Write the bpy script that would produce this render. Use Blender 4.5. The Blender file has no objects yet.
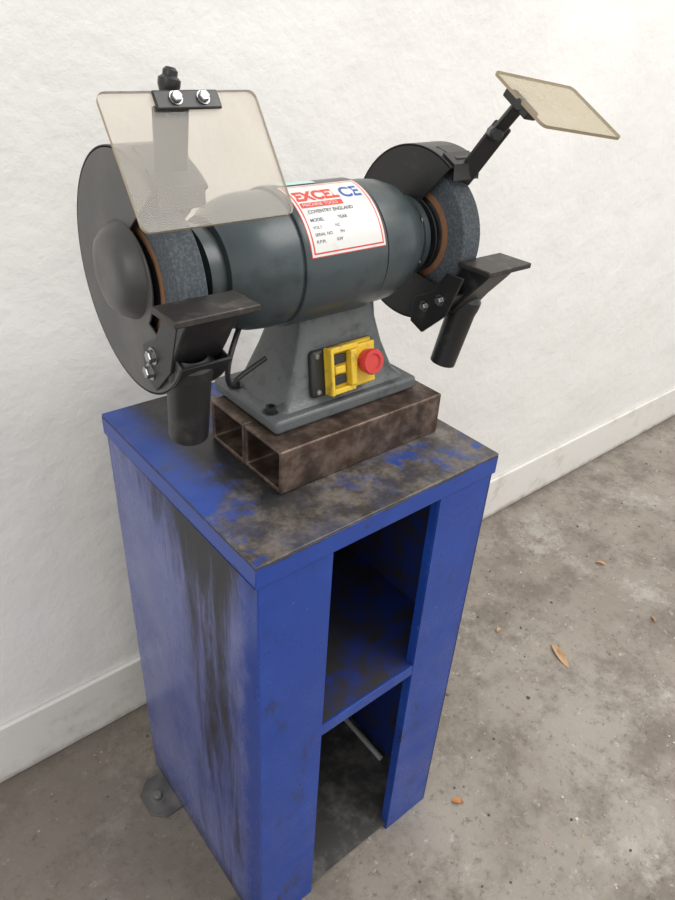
import bpy, bmesh, math, random
from mathutils import Vector, Matrix, Euler
random.seed(3)
scene=bpy.context.scene
scene.view_settings.view_transform='Standard'
pi=math.pi
# ------------------------------------------------------------------ materials
class NT:
    def __init__(s,name):
        s.m=bpy.data.materials.new(name); s.m.use_nodes=True
        s.t=s.m.node_tree; s.t.nodes.clear()
        s.out=s.n('ShaderNodeOutputMaterial'); s.b=s.n('ShaderNodeBsdfPrincipled')
        s.l(s.b.outputs[0],s.out.inputs[0])
        s.pos=s.n('ShaderNodeNewGeometry').outputs['Position']
    def n(s,t,**k):
        x=s.t.nodes.new(t)
        for a,b in k.items(): setattr(x,a,b)
        return x
    def l(s,a,b): s.t.links.new(a,b)
    def set(s,k,v):
        i=s.b.inputs[k]
        if hasattr(v,'links') or hasattr(v,'is_linked'): s.l(v,i)
        else: i.default_value=(*v,1) if isinstance(v,tuple) and len(v)==3 else v
    def val(s,i,v):
        if hasattr(v,'is_linked'): s.l(v,i)
        else: i.default_value=(*v,1) if isinstance(v,tuple) and len(v)==3 and i.type=='RGBA' else v
    def noise(s,scale,detail=4,rough=.55,stretch=None,off=(0,0,0),dist=0):
        v=s.pos
        mp=s.n('ShaderNodeMapping'); s.l(v,mp.inputs[0]); mp.inputs['Location'].default_value=off
        if stretch: mp.inputs['Scale'].default_value=stretch
        x=s.n('ShaderNodeTexNoise'); s.l(mp.outputs[0],x.inputs['Vector'])
        x.inputs['Scale'].default_value=scale; x.inputs['Detail'].default_value=detail
        x.inputs['Roughness'].default_value=rough; x.inputs['Distortion'].default_value=dist
        return x.outputs['Fac']
    def rng(s,v,a,b,c=0,d=1,smooth=True):
        x=s.n('ShaderNodeMapRange'); x.interpolation_type='SMOOTHSTEP' if smooth else 'LINEAR'
        s.val(x.inputs[0],v)
        for i,q in zip((1,2,3,4),(a,b,c,d)): x.inputs[i].default_value=q
        return x.outputs[0]
    def mix(s,f,a,b):
        x=s.n('ShaderNodeMix'); x.data_type='RGBA'
        s.val(x.inputs[0],f); s.val(x.inputs[6],a); s.val(x.inputs[7],b); return x.outputs[2]
    def math(s,op,a,b=0.0):
        x=s.n('ShaderNodeMath'); x.operation=op; s.val(x.inputs[0],a); s.val(x.inputs[1],b); return x.outputs[0]
    def xyz(s):
        x=s.n('ShaderNodeSeparateXYZ'); s.l(s.pos,x.inputs[0]); return x.outputs
    def bump(s,h,strength=.3,dist=.001):
        x=s.n('ShaderNodeBump'); x.inputs['Strength'].default_value=strength; x.inputs['Distance'].default_value=dist
        s.l(h,x.inputs['Height']); s.l(x.outputs[0],s.b.inputs['Normal'])
def simple(name,col,rough=.5,metal=0,dirt=None,dscale=40,bump=0,bscale=200,lo=.5,hi=.7,spec=.5):
    m=NT(name); c=col
    if dirt: c=m.mix(m.rng(m.noise(dscale,6,.6),lo,hi),col,dirt)
    m.set('Base Color',c); m.set('Roughness',rough); m.set('Metallic',metal); m.set('Specular IOR Level',spec)
    if bump: m.bump(m.noise(bscale,3),bump,.001)
    return m.m
M={}
M['motor']=simple('motor_slate_enamel',(.050,.066,.071),.33,0,(.03,.04,.043),25,.12,350)
M['hammer']=simple('hammered_grey_enamel',(.105,.115,.118),.38,0,(.045,.047,.047),45,.6,260,lo=.5,hi=.75)
M['black']=simple('black_enamel',(.014,.014,.015),.36,0,(.05,.048,.045),35,.1,300,lo=.55,hi=.8)
M['cover']=simple('guard_cover_paint',(.05,.049,.048),.36,0,(.10,.096,.09),14,.08,300,lo=.4,hi=.8)
M['rest']=simple('worn_rest_steel',(.045,.042,.04),.45,.5,(.12,.1,.085),60,.3,200)
M['steel']=simple('zinc_steel',(.42,.42,.42),.32,1,(.2,.19,.18),200)
M['wheel']=simple('grinding_stone',(.062,.075,.088),.95,0,(.10,.115,.13),350,.8,900,lo=.45,hi=.6)
M['paper']=simple('brown_wheel_blotter',(.27,.13,.065),.8,0,(.14,.07,.04),60)
M['yellow']=simple('yellow_plastic',(.70,.47,.03),.4,0,(.33,.22,.05),70,lo=.52,hi=.72)
M['red']=simple('red_plastic',(.58,.045,.04),.35,0,(.38,.05,.04),60)
M['darkplastic']=simple('black_plastic',(.02,.02,.02),.5)
M['white']=simple('label_white',(.68,.68,.66),.35,0,(.5,.49,.47),60,lo=.5,hi=.75)
M['labelred']=simple('label_red',(.62,.05,.03),.4)
M['labelblue']=simple('label_blue',(.02,.09,.35),.4)
M['labelblack']=simple('label_black',(.05,.05,.06),.4)
M['labelcyan']=simple('label_cyan',(.45,.65,.62),.4)
M['leaf']=simple('dry_leaf',(.5,.33,.19),.8,0,(.35,.2,.1),60)
M['leaf2']=simple('orange_leaf',(.5,.22,.07),.8,0,(.3,.14,.06),60)
M['paint_chip']=simple('paint_chip',(.6,.55,.48),.8)
M['rod']=simple('rod_steel',(.6,.6,.57),.5,.2)
m=NT('rusty_riser_steel')
c=m.mix(m.rng(m.noise(38,7,.7),.38,.68),(.075,.048,.036),(.21,.155,.125))
c=m.mix(m.rng(m.noise(16,6,.65,off=(3,1,0)),.5,.7),c,(.035,.027,.024))
c=m.mix(m.rng(m.noise(70,6,.7,off=(1,7,0),stretch=(.3,1,1)),.62,.72,0,.6),c,(.32,.27,.23))
m.set('Base Color',c); m.set('Roughness',.4); m.set('Metallic',.5); m.bump(m.noise(150,4),.25); M['riser']=m.m
m=NT('dusty_bottom_sheet')
c=m.mix(m.rng(m.noise(30,6,.65),.4,.7),(.05,.048,.045),(.15,.14,.13)); m.set('Base Color',c); m.set('Roughness',.7); M['dusty']=m.m
m=NT('anchor_steel')
c=m.mix(m.rng(m.noise(25,4,.5),.4,.7),(.09,.088,.085),(.17,.165,.155)); m.set('Base Color',c); m.set('Roughness',.5); M['anchor']=m.m
BLUE=(.012,.050,.29)
m=NT('blue_paint')
z=m.xyz()
c=m.mix(m.rng(m.noise(9,6,.6),.45,.75),BLUE,(.018,.070,.36))
c=m.mix(m.rng(m.noise(22,8,.75,off=(5,2,1),stretch=(1,1,.4)),.54,.68,0,.85),c,(.02,.025,.06))
c=m.mix(m.rng(m.noise(110,4,.7,off=(2,0,0)),.66,.71,0,.8),c,(.2,.24,.38))
m.set('Base Color',c); m.set('Roughness',m.rng(m.noise(20,4),.3,.7,.22,.45)); m.bump(m.noise(40,3),.1); M['blue']=m.m
m=NT('lid_edge_paint')
z=m.xyz()
c=m.mix(m.rng(m.noise(9,6,.6),.45,.75),BLUE,(.018,.070,.36))
e=m.math('ADD',m.rng(z[2],.683,.701),m.math('MULTIPLY',m.noise(35,7,.75),1.0))
c=m.mix(m.rng(e,1.15,1.4),c,(.03,.03,.035))
c=m.mix(m.rng(m.noise(26,8,.75,off=(5,2,1)),.56,.66,0,.85),c,(.03,.032,.05))
m.set('Base Color',c); m.set('Roughness',.3); M['edge']=m.m
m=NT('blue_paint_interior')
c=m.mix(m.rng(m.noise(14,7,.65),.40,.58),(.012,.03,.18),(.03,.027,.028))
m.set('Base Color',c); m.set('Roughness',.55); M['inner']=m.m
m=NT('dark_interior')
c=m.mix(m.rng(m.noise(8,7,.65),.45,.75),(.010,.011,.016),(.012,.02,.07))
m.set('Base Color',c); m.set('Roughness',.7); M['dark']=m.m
m=NT('blue_paint_scuffed_glare')
z=m.xyz()
c=m.mix(m.rng(m.noise(6,7,.65),.3,.7),(.06,.08,.27),(.14,.16,.34))  # pale lavender tones: glare on this face painted into the colour, plus scuffing
c=m.mix(m.rng(m.noise(30,8,.8,stretch=(1,1,.35),off=(0,3,1)),.54,.70,0,.4),c,(.24,.25,.40))
nearblue=m.rng(m.math('ADD',z[1],m.math('MULTIPLY',m.noise(16,6,.7),.06)),.045,.075,1,0)
c=m.mix(nearblue,c,(.014,.048,.27))
streak=m.noise(12,9,.8,stretch=(1,2.6,.35),dist=.4)
band=m.math('MULTIPLY',m.rng(z[1],.01,.07),m.rng(z[1],.09,.26,1,0))
hgt=m.rng(z[2],.0,.68,.6,.95)
sm=m.math('ADD',streak,m.math('MULTIPLY',m.math('MULTIPLY',band,hgt),.34))
sm=m.math('ADD',sm,m.rng(z[2],.54,.70,0,.20))
c=m.mix(m.rng(sm,.62,.92),c,(.022,.022,.027))
c=m.mix(m.rng(m.noise(50,8,.8,stretch=(1,1.6,.4),off=(1,4,2)),.56,.70,0,.8),c,(.03,.033,.055))
c=m.mix(m.rng(m.math('ADD',z[2],m.math('MULTIPLY',m.noise(12,5),.08)),.02,.1,.8,0),c,(.03,.03,.035))
m.set('Base Color',c); m.set('Roughness',m.rng(sm,.5,.9,.25,.5)); m.bump(m.noise(25,3),.12); M['side']=m.m
# lid top
m=NT('blue_paint_grimy_top')
z=m.xyz()
n1=m.noise(16,8,.72); n2=m.noise(7,5,.6,off=(2,2,2))
g=m.math('ADD',m.math('MULTIPLY',n1,1.15),m.rng(z[0],-.02,.11,0,.42))
g=m.math('ADD',g,m.rng(z[1],.16,0.0,0,.36))
g=m.math('SUBTRACT',g,m.rng(z[1],.2,.34,0,.1))
g=m.math('SUBTRACT',g,m.rng(z[0],.22,.34,0,.14))
grime=m.mix(m.rng(m.noise(34,8,.75,off=(7,1,1)),.38,.66),(.040,.034,.030),(.17,.145,.125))
grime=m.mix(m.rng(m.noise(12,6,.65,off=(3,3,1)),.45,.65,0,.5),grime,(.05,.06,.12))
blue_t=m.mix(m.rng(m.noise(20,8,.75,off=(1,9,1)),.52,.66,0,.7),(.015,.055,.29),(.04,.05,.12))
c=m.mix(m.rng(g,.80,.98),blue_t,grime)
px=m.math('MULTIPLY',m.rng(z[0],.10,.20),m.rng(z[1],.0,.02))
c=m.mix(m.math('MULTIPLY',m.math('MULTIPLY',px,m.rng(z[1],.08,.05)),m.rng(m.noise(22,7,.7,off=(1,1,6)),.49,.57)),c,(.012,.05,.25))
dk=m.math('MULTIPLY',m.rng(z[0],.01,.05),m.rng(z[0],.12,.085)); dk=m.math('MULTIPLY',dk,m.rng(z[1],.02,.08))
c=m.mix(m.math('MULTIPLY',dk,m.rng(m.noise(14,7,.7,off=(2,2,2)),.34,.52)),c,(.018,.018,.02))
m.set('Base Color',c); m.set('Roughness',m.rng(n1,.3,.7,.3,.6)); m.bump(m.noise(80,5),.2); M['top']=m.m
def acrylic(name,col,tint,op):
    m=bpy.data.materials.new(name); m.use_nodes=True; t=m.node_tree; t.nodes.clear()
    o=t.nodes.new('ShaderNodeOutputMaterial'); tr=t.nodes.new('ShaderNodeBsdfTransparent'); tr.inputs[0].default_value=(*tint,1)
    d=t.nodes.new('ShaderNodeBsdfDiffuse'); d.inputs[0].default_value=(*col,1)
    tl=t.nodes.new('ShaderNodeBsdfTranslucent'); tl.inputs[0].default_value=(*col,1)
    a=t.nodes.new('ShaderNodeMixShader'); a.inputs[0].default_value=.5
    b=t.nodes.new('ShaderNodeMixShader'); g=t.nodes.new('ShaderNodeBsdfGlossy'); g.inputs['Roughness'].default_value=.12
    c=t.nodes.new('ShaderNodeMixShader'); c.inputs[0].default_value=.035
    nz=t.nodes.new('ShaderNodeTexNoise'); nz.inputs['Scale'].default_value=18; nz.inputs['Detail'].default_value=6
    mr=t.nodes.new('ShaderNodeMapRange'); mr.inputs[1].default_value=.3; mr.inputs[2].default_value=.75; mr.inputs[3].default_value=op*.7; mr.inputs[4].default_value=op*1.4
    gp=t.nodes.new('ShaderNodeNewGeometry')
    L=t.links.new; L(gp.outputs['Position'],nz.inputs['Vector']); L(nz.outputs['Fac'],mr.inputs[0]); L(mr.outputs[0],b.inputs[0])
    L(d.outputs[0],a.inputs[1]); L(tl.outputs[0],a.inputs[2]); L(tr.outputs[0],b.inputs[1]); L(a.outputs[0],b.inputs[2])
    L(b.outputs[0],c.inputs[1]); L(g.outputs[0],c.inputs[2]); L(c.outputs[0],o.inputs[0]); return m
M['acrylic']=acrylic('scuffed_clear_acrylic',(.42,.38,.32),(.90,.87,.82),.15)
M['acrylic_edge']=simple('acrylic_cut_edge',(.36,.29,.19),.4)
M['acrylic2']=acrylic('yellowed_acrylic',(.66,.60,.48),(.92,.89,.81),.33)
m=NT('painted_plaster')
n=m.noise(1.8,6,.6); c=m.mix(m.rng(n,.3,.7),(.77,.755,.725),(.86,.845,.82))
c=m.mix(m.rng(m.noise(20,8,.8,off=(3,3,3)),.66,.72,0,.5),c,(.52,.47,.4))
m.set('Base Color',c); m.set('Roughness',.5)
h=m.math('ADD',m.noise(6,7,.5),m.math('MULTIPLY',m.noise(40,6,.65),.2))
m.bump(h,.8,.012); M['wall']=m.m
m=NT('painted_skirting')
c=m.mix(m.rng(m.noise(14,7,.7),.5,.78),(.76,.74,.705),(.56,.52,.47))
z=m.xyz()
c=m.mix(m.rng(m.math('ADD',z[2],m.math('MULTIPLY',m.noise(30,5),.03)),.012,.035,.75,0),c,(.25,.22,.19))
m.set('Base Color',c); m.set('Roughness',.6); m.bump(m.noise(30,6),.3,.004); M['skirt']=m.m
m=NT('worn_concrete')
c=m.mix(m.rng(m.noise(2.2,8,.6),.3,.7),(.24,.205,.17),(.34,.305,.265))
c=m.mix(m.rng(m.noise(7,10,.78,off=(4,1,0)),.44,.62,0,.75),c,(.15,.125,.10))
c=m.mix(m.rng(m.noise(5,10,.8,off=(9,5,0)),.54,.66,0,.6),c,(.46,.43,.39))
c=m.mix(m.rng(m.noise(60,8,.8),.54,.64,0,.7),c,(.10,.082,.065))
c=m.mix(m.rng(m.noise(45,8,.8,off=(2,8,0)),.58,.66,0,.7),c,(.55,.52,.48))
z=m.xyz()
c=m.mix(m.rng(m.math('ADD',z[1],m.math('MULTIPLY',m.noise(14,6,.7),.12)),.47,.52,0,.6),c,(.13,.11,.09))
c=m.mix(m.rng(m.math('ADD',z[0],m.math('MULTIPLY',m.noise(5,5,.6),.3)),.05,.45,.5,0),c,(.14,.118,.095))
m.set('Base Color',c); m.set('Roughness',m.rng(m.noise(7,5,off=(1,0,0)),.3,.7,.45,.85)); m.bump(m.noise(45,9,.75),.5,.004); M['floor']=m.m

# ------------------------------------------------------------------ mesh helpers
def empty(name,loc):
    e=bpy.data.objects.new(name,None); e.location=loc; e.empty_display_size=.05; bpy.context.collection.objects.link(e); return e
def finish(name,bm,mats,parent=None,bevel=0,smooth=True,seg=2,angle=35):
    bmesh.ops.remove_doubles(bm,verts=bm.verts,dist=1e-6)
    bmesh.ops.recalc_face_normals(bm,faces=bm.faces)
    off=Vector(parent.location) if parent else Vector((0,0,0))
    for v in bm.verts: v.co-=off
    me=bpy.data.meshes.new(name); bm.to_mesh(me); bm.free()
    if not isinstance(mats,(list,tuple)): mats=[mats]
    for q in mats: me.materials.append(M[q])
    if smooth:
        for p in me.polygons: p.use_smooth=True
        me.set_sharp_from_angle(angle=math.radians(angle))
    o=bpy.data.objects.new(name,me); bpy.context.collection.objects.link(o)
    if parent: o.parent=parent
    if bevel:
        b=o.modifiers.new('bevel','BEVEL'); b.width=bevel; b.segments=seg; b.limit_method='ANGLE'; b.angle_limit=math.radians(40); b.harden_normals=False
    return o
def box_bm(bm,a,b,mi=0,T=None):
    xs=(a[0],b[0]);ys=(a[1],b[1]);zs=(a[2],b[2])
    v=[bm.verts.new((x,y,z)) for x in xs for y in ys for z in zs]
    for f in ((0,1,3,2),(4,6,7,5),(0,4,5,1),(2,3,7,6),(0,2,6,4),(1,5,7,3)):
        fc=bm.faces.new([v[i] for i in f]); fc.material_index=mi
    if T is not None:
        for q in v: q.co=T@q.co
    return v
def box(name,a,b,mat,parent=None,bevel=.0015,T=None):
    bm=bmesh.new(); box_bm(bm,a,b,0,T); return finish(name,bm,mat,parent,bevel)
def prism_bm(bm,pts,d,mi=0):
    d=Vector(d); A=[bm.verts.new(p) for p in pts]; B=[bm.verts.new(Vector(p)+d) for p in pts]
    f=bm.faces.new(A); f.material_index=mi; f=bm.faces.new(B[::-1]); f.material_index=mi
    n=len(A)
    for i in range(n):
        f=bm.faces.new((A[i],A[(i+1)%n],B[(i+1)%n],B[i])); f.material_index=mi
def prism(name,pts,d,mat,parent,bevel=.001,T=None):
    bm=bmesh.new(); prism_bm(bm,[Vector(p) for p in pts],d)
    if T is not None:
        for q in bm.verts: q.co=T@q.co
    return finish(name,bm,mat,parent,bevel)
def frame(o,axis):
    z=Vector(axis).normalized(); h=Vector((0,0,1)) if abs(z.z)<.9 else Vector((0,1,0))
    x=h.cross(z).normalized(); y=z.cross(x); 
    m_=Matrix.Identity(4)
    for i in range(3): m_[i][0]=x[i];m_[i][1]=y[i];m_[i][2]=z[i];m_[i][3]=o[i]
    return m_
def lathe_bm(bm,o,axis,prof,seg=64,mi=0,closed=False):
    F=frame(Vector(o),axis); rings=[]
    for (t,r) in prof:
        if r<1e-6: rings.append([bm.verts.new(F@Vector((0,0,t)))])
        else: rings.append([bm.verts.new(F@Vector((r*math.cos(2*pi*k/seg),r*math.sin(2*pi*k/seg),t))) for k in range(seg)])
    if closed: rings.append(rings[0])
    for i in range(len(rings)-1):
        A,B=rings[i],rings[i+1]
        for k in range(seg):
            k2=(k+1)%seg
            if len(A)==1 and len(B)==1: break
            if len(A)==1: vs=(A[0],B[k],B[k2])
            elif len(B)==1: vs=(A[k],B[0],A[k2])
            else: vs=(A[k],B[k],B[k2],A[k2])
            f=bm.faces.new(vs); f.material_index=mi
def lathe(name,o,axis,prof,mat,parent,seg=64,T=None,closed=False,angle=35):
    bm=bmesh.new(); lathe_bm(bm,o,axis,prof,seg,0,closed)
    if T is not None:
        for q in bm.verts: q.co=T@q.co
    return finish(name,bm,mat,parent,0,angle=angle)
def bolt_bm(bm,o,axis,r=.006,h=.005,mi=0,wr=1.4):
    lathe_bm(bm,o,axis,[(0,0),(0,r*wr),(.001,r*wr),(.001,r)],24,mi)
    lathe_bm(bm,o,axis,[(.001,0),(.001,r),(h*.85,r),(h,r*.85),(h,0)],6,mi)
def tube_curve(name,pts,r,mat,parent):
    cu=bpy.data.curves.new(name,'CURVE'); cu.dimensions='3D'; s=cu.splines.new('NURBS'); s.points.add(len(pts)-1)
    off=parent.location if parent else Vector((0,0,0))
    for q,p in zip(s.points,pts): q.co=(*(Vector(p)-off),1)
    s.use_endpoint_u=True; s.order_u=3; cu.bevel_depth=r; cu.bevel_resolution=4; cu.use_fill_caps=True
    cu.materials.append(M[mat]); o=bpy.data.objects.new(name,cu); bpy.context.collection.objects.link(o)
    if parent: o.parent=parent
    return o

# ------------------------------------------------------------------ room
WY=.460
box('wall_back',(-2.0,WY,-.02),(4.5,WY+.15,2.8),'wall',None,0)
box('baseboard_back',(-2.0,WY-.009,0),(4.5,WY,.125),'skirt',None,.003)
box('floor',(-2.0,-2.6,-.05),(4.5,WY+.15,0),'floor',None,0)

# ------------------------------------------------------------------ stand
W,D,H,LIP=.330,.330,.700,.027
st=empty('steel_machine_stand',(W/2,D/2,0))
t=.002
bm=bmesh.new(); box_bm(bm,(-.0025,-.0025,H-.003),(W+.0025,D+.0025,H)); finish('lid_top',bm,'top',st,.0012)
bm=bmesh.new()
zl=H-LIP
for a,b in (((-.0025,-.0025,zl),(W+.0025,-.0002,H-.003)),((-.0025,D+.0002,zl),(W+.0025,D+.0025,H-.003)),((-.0025,-.0002,zl),(-.0002,D+.0002,H-.003)),((W+.0002,-.0002,zl),(W+.0025,D+.0002,H-.003))): box_bm(bm,a,b)
finish('lid_folded_edge',bm,'edge',st,.0006)
box('side_panel_left',(0,0,0),(t,D,H-.0035),'side',st,.0004)
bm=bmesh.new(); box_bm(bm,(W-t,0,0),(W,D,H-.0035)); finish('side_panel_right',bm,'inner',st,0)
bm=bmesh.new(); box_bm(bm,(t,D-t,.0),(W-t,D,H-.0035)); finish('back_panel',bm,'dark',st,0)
XI,XJ=.0902,.2436
bm=bmesh.new(); box_bm(bm,(t,0,0),(XI,t,H-.0035)); box_bm(bm,(XJ,0,0),(W-t,t,H-.0035))
box_bm(bm,(XI-t,t,0),(XI,.014,H-.004)); box_bm(bm,(XJ,t,0),(XJ+t,.014,H-.004))
finish('front_posts',bm,'blue',st,.0005)
ZS=.3958
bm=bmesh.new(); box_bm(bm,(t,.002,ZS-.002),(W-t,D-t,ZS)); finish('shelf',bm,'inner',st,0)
box('shelf_front_edge',(XI,.0005,ZS-.018),(XJ,.0035,ZS+.0005),'blue',st,.0005)
box('bottom_sheet',(t,.004,.012),(W-t,D-t,.015),'dusty',st,0)
bm=bmesh.new()
prism_bm(bm,[Vector(p) for p in ((0,.232,0),(-.03,.232,0),(-.048,.25,0),(-.048,.29,0),(-.03,.308,0),(0,.308,0))],(0,0,.005))
prism_bm(bm,[Vector(p) for p in ((0,.01,0),(-.02,.01,0),(-.03,.02,0),(-.03,.05,0),(-.02,.06,0),(0,.06,0))],(0,0,.005))
bolt_bm(bm,(-.025,.27,.005),(0,0,1),.007,.010,wr=1.8)
finish('anchor_feet',bm,'anchor',st,.001)
rod=empty('steel_rod',(.312,.15,.02))
lathe('shaft',(.312,.09,.020),(0,1,.02),[(0,0),(0,.0042),(.001,.005),(.125,.005),(.126,.0042),(.126,0)],'rod',rod,20)

# ------------------------------------------------------------------ riser (two box sections)
rs=empty('steel_riser_block',(.19,.15,H))
def rhs(bm,x0,x1,y0,y1,z0,z1,w):
    yo=[(y0,z0),(y1,z0),(y1,z1),(y0,z1)]; yi=[(y0+w,z0+w),(y1-w,z0+w),(y1-w,z1-w),(y0+w,z1-w)]
    V={}
    for x in (x0,x1):
        for k,(L) in enumerate((yo,yi)):
            for i,(y,z_) in enumerate(L): V[(x,k,i)]=bm.verts.new((x,y,z_))
    for i in range(4):
        j=(i+1)%4
        bm.faces.new((V[(x0,0,i)],V[(x0,0,j)],V[(x1,0,j)],V[(x1,0,i)]))
        bm.faces.new((V[(x0,1,i)],V[(x1,1,i)],V[(x1,1,j)],V[(x0,1,j)]))
        bm.faces.new((V[(x0,0,i)],V[(x0,1,i)],V[(x0,1,j)],V[(x0,0,j)]))
        bm.faces.new((V[(x1,0,i)],V[(x1,0,j)],V[(x1,1,j)],V[(x1,1,i)]))
bm=bmesh.new()
ZR=.7515
rhs(bm,.078,.307,.074,.142,H,ZR,.005); rhs(bm,.078,.307,.1425,.21,H,ZR,.005)
finish('box_sections',bm,'riser',rs,.0022,seg=3)

# ------------------------------------------------------------------ grinder
AY,AZ=.163,.9135
G=[0.0,0.0]
g=empty('bench_grinder',(.19,.163,ZR))
def P(x,r,deg):
    a=math.radians(deg); return Vector((x,AY+G[0]-r*math.cos(a),AZ+G[1]+r*math.sin(a)))
ZB=.767
bm=bmesh.new()
box_bm(bm,(.092,.102,ZR),(.291,.226,ZB))
finish('base_plate',bm,'hammer',g,.004,seg=3)
def loft(name,secs,mat,bevel,parent=g):
    bm=bmesh.new(); prev=None
    for (x0,x1,y0,y1,z_) in secs:
        r=.010; ring=[]
        for (cx,cy,a0) in ((x1-r,y1-r,0),(x0+r,y1-r,90),(x0+r,y0+r,180),(x1-r,y0+r,270)):
            for k in range(5):
                a=math.radians(a0+k*22.5); ring.append(bm.verts.new((cx+r*math.cos(a),cy+r*math.sin(a),z_)))
        if prev:
            n=len(ring)
            for i in range(n): bm.faces.new((prev[i],prev[(i+1)%n],ring[(i+1)%n],ring[i]))
        else: bm.faces.new(ring)
        prev=ring
    bm.faces.new(prev[::-1])
    return finish(name,bm,mat,parent,bevel)
loft('pedestal',[(.104,.282,.111,.215,ZB-.001),(.110,.277,.114,.213,ZB+.004),(.118,.270,.118,.210,.776),(.132,.256,.126,.202,.81),(.142,.248,.132,.196,.84),(.146,.246,.135,.193,.866)],'hammer',0)
bm=bmesh.new()
for (x,y) in ((.101,.195),(.101,.125)): 
    lathe_bm(bm,(x,y,ZB),(0,0,1),[(0,0),(0,.008),(.0012,.008),(.0012,.0055),(.007,.0055),(.007,.0035),(.004,.0035),(.004,0)],24)
finish('base_bolts',bm,'black',g)
X0,X1=.122,.222; RM=.0665; k=RM/.0705
ks=lambda pr:[(x,r*k if r>.04 else r) for x,r in pr]
lathe('motor_body',(0,AY,AZ),(1,0,0),ks([(.118,0),(.118,.066),(X0,.0665),(X0,.0695),(X0+.002,.0705),(X1-.002,.0705),(X1,.0695),(X1,.0665),(.226,.066),(.226,0)]),'motor',g,96)
lathe('end_bell_inner',(0,AY,AZ),(1,0,0),ks([(.119,0),(.119,.0675),(.100,.0675),(.085,.066),(.070,.061),(.058,.052),(.054,.050),(.053,.043),(.046,.043),(.045,.045),(.037,.045),(.036,.030),(.026,.030),(.026,0)]),'motor',g,96)
lathe('end_bell_outer',(0,AY,AZ),(1,0,0),ks([(.225,0),(.225,.0675),(.244,.0675),(.259,.066),(.274,.061),(.286,.052),(.290,.050),(.291,.043),(.298,.043),(.299,.045),(.306,.045),(.307,.030),(.314,.030),(.314,0)]),'motor',g,96)
bm=bmesh.new()
for d in (35,-25): bolt_bm(bm,P(.291,.044,d),(1,0,0),.003,.004)
finish('tie_screws',bm,'steel',g)
def lab(name,x0,x1,d0,d1,mat,r=.0708,n=16):
    r=r-.0705+RM
    bm=bmesh.new(); A=[];B=[]
    for i in range(n+1):
        d=d0+(d1-d0)*i/n; A.append(bm.verts.new(P(x0,r,d))); B.append(bm.verts.new(P(x1,r,d)))
    for i in range(n): bm.faces.new((A[i],B[i],B[i+1],A[i+1]))
    return finish(name,bm,mat,g,0)
LX0,LX1,LD0,LD1=.1275,.2185,84,14
lab('nameplate_border',LX0,LX1,LD0,LD1,'labelred',.0708)
lab('nameplate_outer',LX0+.0008,LX1-.0008,LD0-.7,LD1+.7,'white',.0710)
lab('nameplate_frame',LX0+.003,LX1-.003,LD0-2.5,LD1+2.5,'labelred',.0711)
lab('nameplate_face',LX0+.0045,LX1-.0045,LD0-3.7,LD1+3.7,'white',.0712)
lab('nameplate_redbar',LX0+.006,LX1-.036,59.0,54,'labelred',.0713)
lab('sticker',.134,.176,100,87,'labelcyan',.0710)
def ctext(name,txt,size,x,deg,mat,r=.0715,bold=0):
    r=r-.0705+RM
    cu=bpy.data.curves.new(name,'FONT'); cu.body=txt; cu.size=size; cu.offset=bold; cu.resolution_u=4
    o=bpy.data.objects.new(name,cu); bpy.context.collection.objects.link(o)
    bpy.context.view_layer.update()
    me=bpy.data.meshes.new_from_object(o.evaluated_get(bpy.context.evaluated_depsgraph_get())); bpy.data.objects.remove(o)
    for v in me.vertices:
        d=deg+math.degrees(v.co.y/r); v.co=P(x+v.co.x,r,d)-Vector(g.location)
    me.materials.clear(); me.materials.append(M[mat])
    q=bpy.data.objects.new(name,me); bpy.context.collection.objects.link(q); q.parent=g
ctext('nameplate_title','EXCEL',.0172,LX0+.0055,61.5,'labelred',.0714,.0008)
ctext('nameplate_mark','CE',.020,LX0+.0585,60.5,'labelblue',.0714,.0005)
ctext('nameplate_bar_text','MACHINE TOOLS',.0052,LX0+.008,55,'white',.0716)
ctext('nameplate_line_1','COVENTRY ENGLAND',.0052,LX0+.010,48.5,'labelblack',.0714,.0001)
ctext('nameplate_line_2','MODEL            YEAR',.0048,LX0+.008,41.5,'labelblack',.0714,.0001)
ctext('nameplate_line_3','VOLT             HZ',.0042,LX0+.008,35.5,'labelblack')
ctext('nameplate_line_4','SERIAL NO.       PH',.0042,LX0+.008,30.0,'labelblack')
ctext('nameplate_line_5','R.P.M.           KW',.0042,LX0+.008,24.5,'labelblack')

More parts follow.
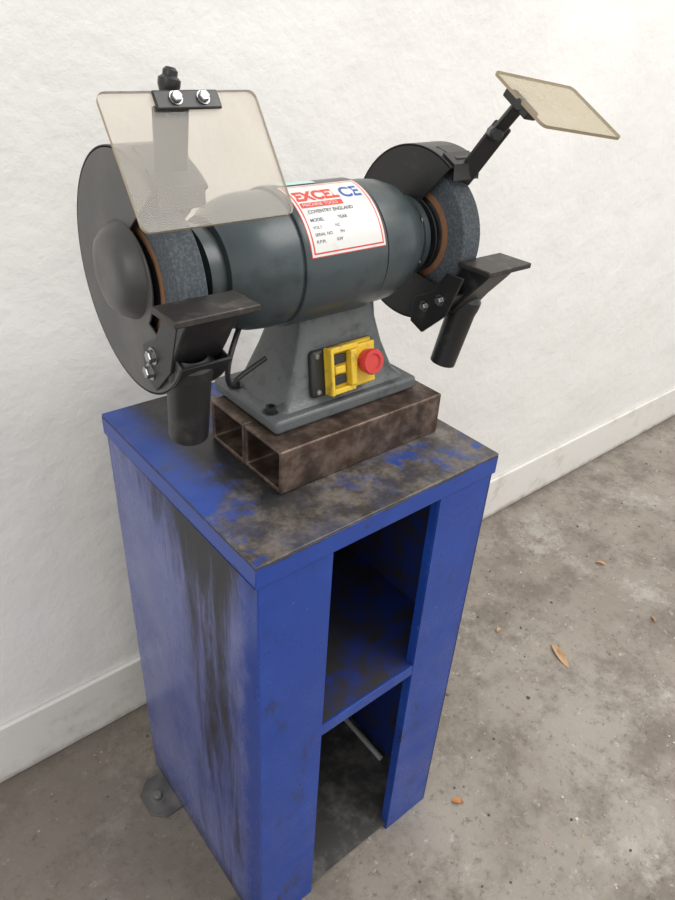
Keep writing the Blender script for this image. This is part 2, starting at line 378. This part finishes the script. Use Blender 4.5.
RW=.0725
def arcpts(x,r,a0,a1,n): return [P(x,r,a0+(a1-a0)*i/n) for i in range(n+1)]
def guard(nm,xi_,xo,RG,dy,dz,dome,ddz,ddy,o0=52,o1=-30):
    s=1 if xo>xi_ else -1
    G[0],G[1]=dy,dz
    def plate(x,th,mat,name,rin,a_lo,a_hi):
        pts=arcpts(x,RG,o0,360+o1,72)+arcpts(x,rin,a_lo,a_hi,16)
        bm=bmesh.new(); prism_bm(bm,pts,(th,0,0)); return finish(name,bm,mat,g,.0006)
    plate(xi_,.002*s,'black','guard_inner_plate_'+nm,.043,-62,72)
    plate(xo,-.002*s,'cover','guard_cover_'+nm,.046,-42,72)
    bm=bmesh.new(); n=72; R=[]
    for i in range(n+1):
        d=o0+(360+o1-o0)*i/n
        R.append([bm.verts.new(P(xi_,RG+.0005,d)),bm.verts.new(P(xo,RG+.0005,d)),bm.verts.new(P(xo,RG-.002,d)),bm.verts.new(P(xi_,RG-.002,d))])
    for i in range(n):
        for k_ in range(4): bm.faces.new((R[i][k_],R[i][(k_+1)%4],R[i+1][(k_+1)%4],R[i+1][k_]))
    bm.faces.new(R[0]); bm.faces.new(R[-1][::-1])
    finish('guard_band_'+nm,bm,'black',g,.0004)
    lathe('cover_dome_'+nm,(xo,AY+ddy,AZ+ddz),(s,0,0),[(-.001,.048*dome),(.003,.046*dome),(.010,.041*dome),(.0145,.036*dome),(.0165,.030*dome),(.017,.02*dome),(.0165,0)],'cover',g,64,angle=60)
    p0=P(0,RG+.001,o0+12); p1=P(0,RG+.001,o0); p2=P(0,RG-.010,o0-6)
    bm=bmesh.new()
    prof=[p0,p1,p2,p2+Vector((0,.001,.002)),p1+Vector((0,-.001,.002)),p0+Vector((0,-.001,.002))]
    xa,xb=min(xi_,xo)+.004,max(xi_,xo)-.004
    prism_bm(bm,[Vector((xa,q.y,q.z)) for q in prof],(xb-xa,0,0)); finish('spark_arrestor_'+nm,bm,'black',g,.0003)
    G[0]=G[1]=0.0
guard('left',.026,-.021,.1035,.001,.005,.88,.010,.004); guard('right',.314,.361,.094,0,-.001,.88,0,0,o0=58)
for nm,wx0,wx1 in (('left',-.011,.016),('right',.325,.352)):
    lathe('grinding_wheel_'+nm,(0,AY,AZ),(1,0,0),[(wx0,.01),(wx0,RW-.001),(wx0+.001,RW),(wx1-.001,RW),(wx1,RW-.001),(wx1,.01)],'wheel',g,96)
    lathe('wheel_blotter_'+nm,(0,AY,AZ),(1,0,0),[(wx0-.0008,.01),(wx0-.0008,.049),(wx1+.0008,.049),(wx1+.0008,.01)],'paper',g,64)
    lathe('wheel_flange_'+nm,(0,AY,AZ),(1,0,0),[(wx0-.005,0),(wx0-.005,.034),(wx0-.001,.042),(wx1+.001,.042),(wx1+.005,.034),(wx1+.005,0)],'black',g,48)
def spout(nm,a,b,r):
    a,b=Vector(a),Vector(b); L=(b-a).length
    lathe('dust_spout_'+nm,a,b-a,[(-.012,r*.8),(-.004,r*1.12),(.004,r*1.1),(.012,r),(L,r*.93),(L,r*.84),(0,r*.86)],'black',g,40)
spout('left',(-.002,.098,.858),(.000,.112,.782),.0195)
spout('right',(.354,.100,.846),(.342,.110,.769),.0165)
def rest(nm,x0,x1,y0,y1,z_,gx,s):
    bm=bmesh.new(); box_bm(bm,(x0,y0,z_-.006),(x1,y1,z_)); finish('tool_rest_plate_'+nm,bm,'rest',g,.0012)
    xa,xb=(x0+.012,x1-.016) if s<0 else (x0+.006,x1-.024)
    pr=[(y0+.004,z_-.006),(y1-.004,z_-.006),(y1+.004,z_-.030),(y1+.016,z_-.056),(y1+.004,z_-.062),(y1-.012,z_-.040),(y0+.012,z_-.016)]
    prism('tool_rest_bracket_'+nm,[(xa,y,q) for y,q in pr],(xb-xa,0,0),'black',g,.0015)
    bp=[(y1-.02,z_-.012),(y1+.004,z_-.012),(y1+.022,z_-.038),(y1+.048,z_-.052),(y1+.050,z_-.082),(y1+.030,z_-.090),(y1-.002,z_-.060)]
    prism('tool_rest_arm_'+nm,[(gx,y,q) for y,q in bp],(.0035*s,0,0),'black',g,.0008)
rest('left',-.036,.040,.050,.090,.9195,-.0212,-1)
rest('right',.322,.392,.047,.092,.900,.3105,1)
bm=bmesh.new()
bolt_bm(bm,(-.0247,.118,.864),(-1,0,0),.0055,.006); bolt_bm(bm,(-.0247,.126,.846),(-1,0,0),.0055,.006)
bolt_bm(bm,(.3105,.100,.856),(-1,0,0),.0045,.005); bolt_bm(bm,(.3105,.122,.842),(-1,0,0),.0045,.005)
finish('rest_bolts',bm,'steel',g)
def rounded(w,h,r,n=6):
    pts=[]
    for cx,cy,a0 in ((w-r,h-r,0),(r,h-r,90),(r,r,180),(w-r,r,270)):
        for k_ in range(n+1):
            a=math.radians(a0+90*k_/n); pts.append(Vector((cx+r*math.cos(a),cy+r*math.sin(a),0)))
    return pts
def shield(nm,O,e1,e2,w,h,mat):
    e1=Vector(e1).normalized(); e2=Vector(e2); e2=(e2-e1*e2.dot(e1)).normalized(); nn=e1.cross(e2)
    F=Matrix.Identity(4)
    for i in range(3): F[i][0]=e1[i];F[i][1]=e2[i];F[i][2]=nn[i];F[i][3]=O[i]
    bm=bmesh.new(); pts=rounded(w,h,.006)
    A=[bm.verts.new(F@p) for p in pts]; B=[bm.verts.new(F@(p+Vector((0,0,.003)))) for p in pts]
    bm.faces.new(A); bm.faces.new(B[::-1]); n=len(A)
    for i in range(n):
        f=bm.faces.new((A[i],A[(i+1)%n],B[(i+1)%n],B[i])); f.material_index=1
    finish('eye_shield_'+nm,bm,[mat,'acrylic_edge'],g,0,smooth=False)
    return F,nn
th=.612
F,nn=shield('left',(-.068,.068,1.0695),(1,0,0),(0,-math.sin(th),-math.cos(th)),.1155,.0895,'acrylic')
def LB(name,a,b,mat,bev=.001,FF=None): return box(name,a,b,mat,g,bev,T=FF or F)
sgn=1 if nn.y<0 else -1
zf=(.003,.0055) if sgn>0 else (-.0025,0)
LB('shield_clamp_left',(.036,.0005,zf[0]),(.084,.0135,zf[1]),'black',.0015)
bm=bmesh.new()
for x in (.051,.071):
    o=F@Vector((x,.0065,zf[1] if sgn>0 else zf[0])); bolt_bm(bm,o,nn*sgn,.0038,.004,wr=1.22)
finish('clamp_screws_left',bm,'steel',g)
back=(-.012,0) if sgn>0 else (.003,.015)
LB('shield_hinge_left',(.048,-.004,back[0]),(.060,.012,back[1]),'black',.002)
lathe('hinge_knob_left',F@Vector((.054,-.004,sum(back)/2)),(.2,0,1),[(0,0),(0,.006),(.004,.0075),(.008,.0075),(.010,.005),(.013,.005),(.015,.003),(.015,0)],'black',g,12)
hp=F@Vector((.054,.003,sum(back)/2))
def bar(name,a,b,w,t_,wdir,mat='black',bev=.0012):
    a,b=Vector(a),Vector(b); d=(b-a); L=d.length; d.normalize(); wd=Vector(wdir); wd=(wd-d*wd.dot(d)).normalized(); k_=d.cross(wd)
    T=Matrix.Identity(4)
    for i in range(3): T[i][0]=wd[i];T[i][1]=k_[i];T[i][2]=d[i];T[i][3]=a[i]
    return box(name,(-w/2,-t_/2,0),(w/2,t_/2,L),mat,g,bev,T)
bar('shield_arm_left',(.004,.118,1.006),hp+Vector((0,.002,-.001)),.026,.004,(1,0,0))
bar('shield_foot_left',(.004,.150,1.0235),(.004,.112,1.008),.032,.003,(1,0,0))
# right shield
F2,n2=shield('right',(.343,.100,1.081),(.984,-.129,-.12),(-.168,-.89,-.425),.115,.089,'acrylic2')
s2=1 if n2.z<0 else -1
zc=(.003,.011) if s2>0 else (-.008,0)
LB('shield_clamp_right',(.001,.024,zc[0]),(.016,.064,zc[1]),'black',.0015,F2)
cp=F2@Vector((.008,.044,sum(zc)/2))
ka=Vector((.353,.092,1.026))
bar('shield_foot_right',(.342,.150,1.0055),(.342,.118,.998),.030,.003,(1,0,0))
CR=(.776,-.63,0)
bar('shield_arm_right',Vector((.340,.120,.976)),ka+Vector((.003,-.004,.008)),.021,.004,CR,bev=.003)
bar('shield_link_right',ka-Vector((.004,-.002,.004)),cp,.013,.007,CR,bev=.002)
lathe('hinge_knob_right',ka+Vector((-.008,-.004,0)),(.55,.85,0),[(-.006,0),(-.006,.005),(-.004,.0075),(.008,.0075),(.012,.005),(.012,0)],'black',g,12)
lathe('hinge_bolt_right',cp+Vector((-.010,-.006,.0)),(.75,.5,0),[(0,0),(0,.004),(.002,.006),(.022,.006),(.024,.004),(.024,0)],'black',g,12)

# switch
a=Vector((.146,.1125,.7745)); up=Vector((.004,.013,.05)).normalized(); x=Vector((1,0,0)); nrm=x.cross(up).normalized()
if nrm.y>0: nrm=-nrm
S=Matrix.Identity(4)
for i in range(3): S[i][0]=x[i];S[i][1]=up[i];S[i][2]=nrm[i];S[i][3]=a[i]
box('switch_backplate',(-.001,0,-.008),(.084,.050,.003),'darkplastic',g,.004,S)
bm=bmesh.new()
box_bm(bm,(.014,.001,.003),(.076,.051,.008),0,S)
box_bm(bm,(.014,.001,.008),(.018,.051,.017),0,S); box_bm(bm,(.014,.001,.008),(.048,.007,.015),0,S)
box_bm(bm,(.014,.045,.008),(.052,.051,.015),0,S); box_bm(bm,(.040,.007,.008),(.048,.045,.018),0,S)
box_bm(bm,(.048,.004,.008),(.076,.048,.014),0,S)
box_bm(bm,(.022,.022,.008),(.036,.030,.013),0,S)
finish('switch_yellow_housing',bm,'yellow',g,.0012)
bm=bmesh.new(); box_bm(bm,(.020,.010,.008),(.038,.020,.011),0,S); box_bm(bm,(.020,.032,.008),(.038,.042,.011),0,S); finish('switch_rocker',bm,'darkplastic',g,.001)
c0=S@Vector((.064,.028,.013)); nz=(S.to_3x3()@Vector((0,0,1)))
lathe('stop_button',c0,nz,[(0,0),(0,.0125),(.006,.0135),(.012,.0140),(.014,.013),(.014,.0090),(.012,.008),(.012,0)],'red',g,40)
bm=bmesh.new()
for x_,y_ in ((.006,.044),(.006,.006)): bolt_bm(bm,S@Vector((x_,y_,.003)),nz,.002,.002)
finish('switch_screws',bm,'steel',g)
tube_curve('motor_lead',[(.085,.150,.865),(.060,.130,.848),(.050,.125,.825),(.062,.140,.80),(.08,.155,.80),(.118,.160,.81)],.0028,'darkplastic',g)

# ------------------------------------------------------------------ debris
def leafobj(name,x,y,L,w,rot,mat):
    bm=bmesh.new(); n=8; A=[];B=[];C=[]
    R_=Matrix.Translation((x,y,0))@Matrix.Rotation(rot,4,'Z')
    for i in range(n+1):
        u=i/n; ww=w*math.sin(pi*min(1,u*.97+.02))**.8*(1-.3*u)
        A.append(bm.verts.new(R_@Vector((u*L-L/2,-ww/2,.002+.003*math.sin(u*5)+.002)))); B.append(bm.verts.new(R_@Vector((u*L-L/2,0,.001+.001*math.sin(u*5)+.001)))); C.append(bm.verts.new(R_@Vector((u*L-L/2,ww/2,.004+.003*math.sin(u*4)))))
    for i in range(n):
        bm.faces.new((A[i],A[i+1],B[i+1],B[i])); bm.faces.new((B[i],B[i+1],C[i+1],C[i]))
    return finish(name,bm,mat,None,0)
leafobj('dry_leaf',.785,.045,.066,.022,-1.95,'leaf')
leafobj('dry_leaf',.372,-.040,.020,.012,-.6,'leaf2')
leafobj('dry_leaf',.735,.17,.018,.010,.3,'leaf')
leafobj('dry_leaf',1.12,.16,.026,.010,-.9,'leaf')
leafobj('dry_leaf',1.05,-.02,.022,.009,.9,'leaf')
bm=bmesh.new()
for i in range(420):
    x=random.uniform(-.35,2.0); y=random.uniform(-.35,.43)
    if -.06<x<.36 and -.05<y<.36: continue
    r=random.uniform(.0007,.0026)*(1.8 if random.random()<.08 else 1); a=random.uniform(0,6.28)
    pts=[Vector((x+r*random.uniform(.6,1.3)*math.cos(a+q*1.25),y+r*random.uniform(.6,1.3)*math.sin(a+q*1.25),.0002)) for q in range(5)]
    prism_bm(bm,pts,(0,0,r*.5),random.choice((0,1,2,2,2)))
finish('floor_debris',bm,['leaf','paint_chip','dusty'],None,0,smooth=False)

# ------------------------------------------------------------------ light
w=bpy.data.worlds.new('world'); scene.world=w; w.use_nodes=True
nt=w.node_tree; bg=nt.nodes['Background']
bg.inputs[0].default_value=(1,.99,.97,1); bg.inputs[1].default_value=.95
def area(name,loc,tgt,sx,sy,e,col=(1,1,1)):
    l=bpy.data.lights.new(name,'AREA'); l.shape='RECTANGLE'; l.size=sx; l.size_y=sy; l.energy=e; l.color=col
    o=bpy.data.objects.new(name,l); bpy.context.collection.objects.link(o); o.location=loc
    o.rotation_euler=(Vector(tgt)-Vector(loc)).to_track_quat('-Z','Y').to_euler(); return o
area('ceiling_skylight',(1.6,-1.2,3.0),(.7,.2,.5),2.2,1.5,60,(1,.98,.95))
area('side_window',(-2.2,-1.0,1.8),(.2,.2,.6),1.2,1.4,14,(.97,.98,1))
# ------------------------------------------------------------------ camera
cam=bpy.data.cameras.new('camera'); co=bpy.data.objects.new('camera',cam); bpy.context.collection.objects.link(co)
co.location=(-.2497,-.387,1.1152); co.rotation_euler=(1.0064,-.0534,-.6818)
cam.sensor_fit='VERTICAL'; cam.sensor_height=36; cam.lens=682.77/900*36; cam.clip_start=.01
scene.camera=co
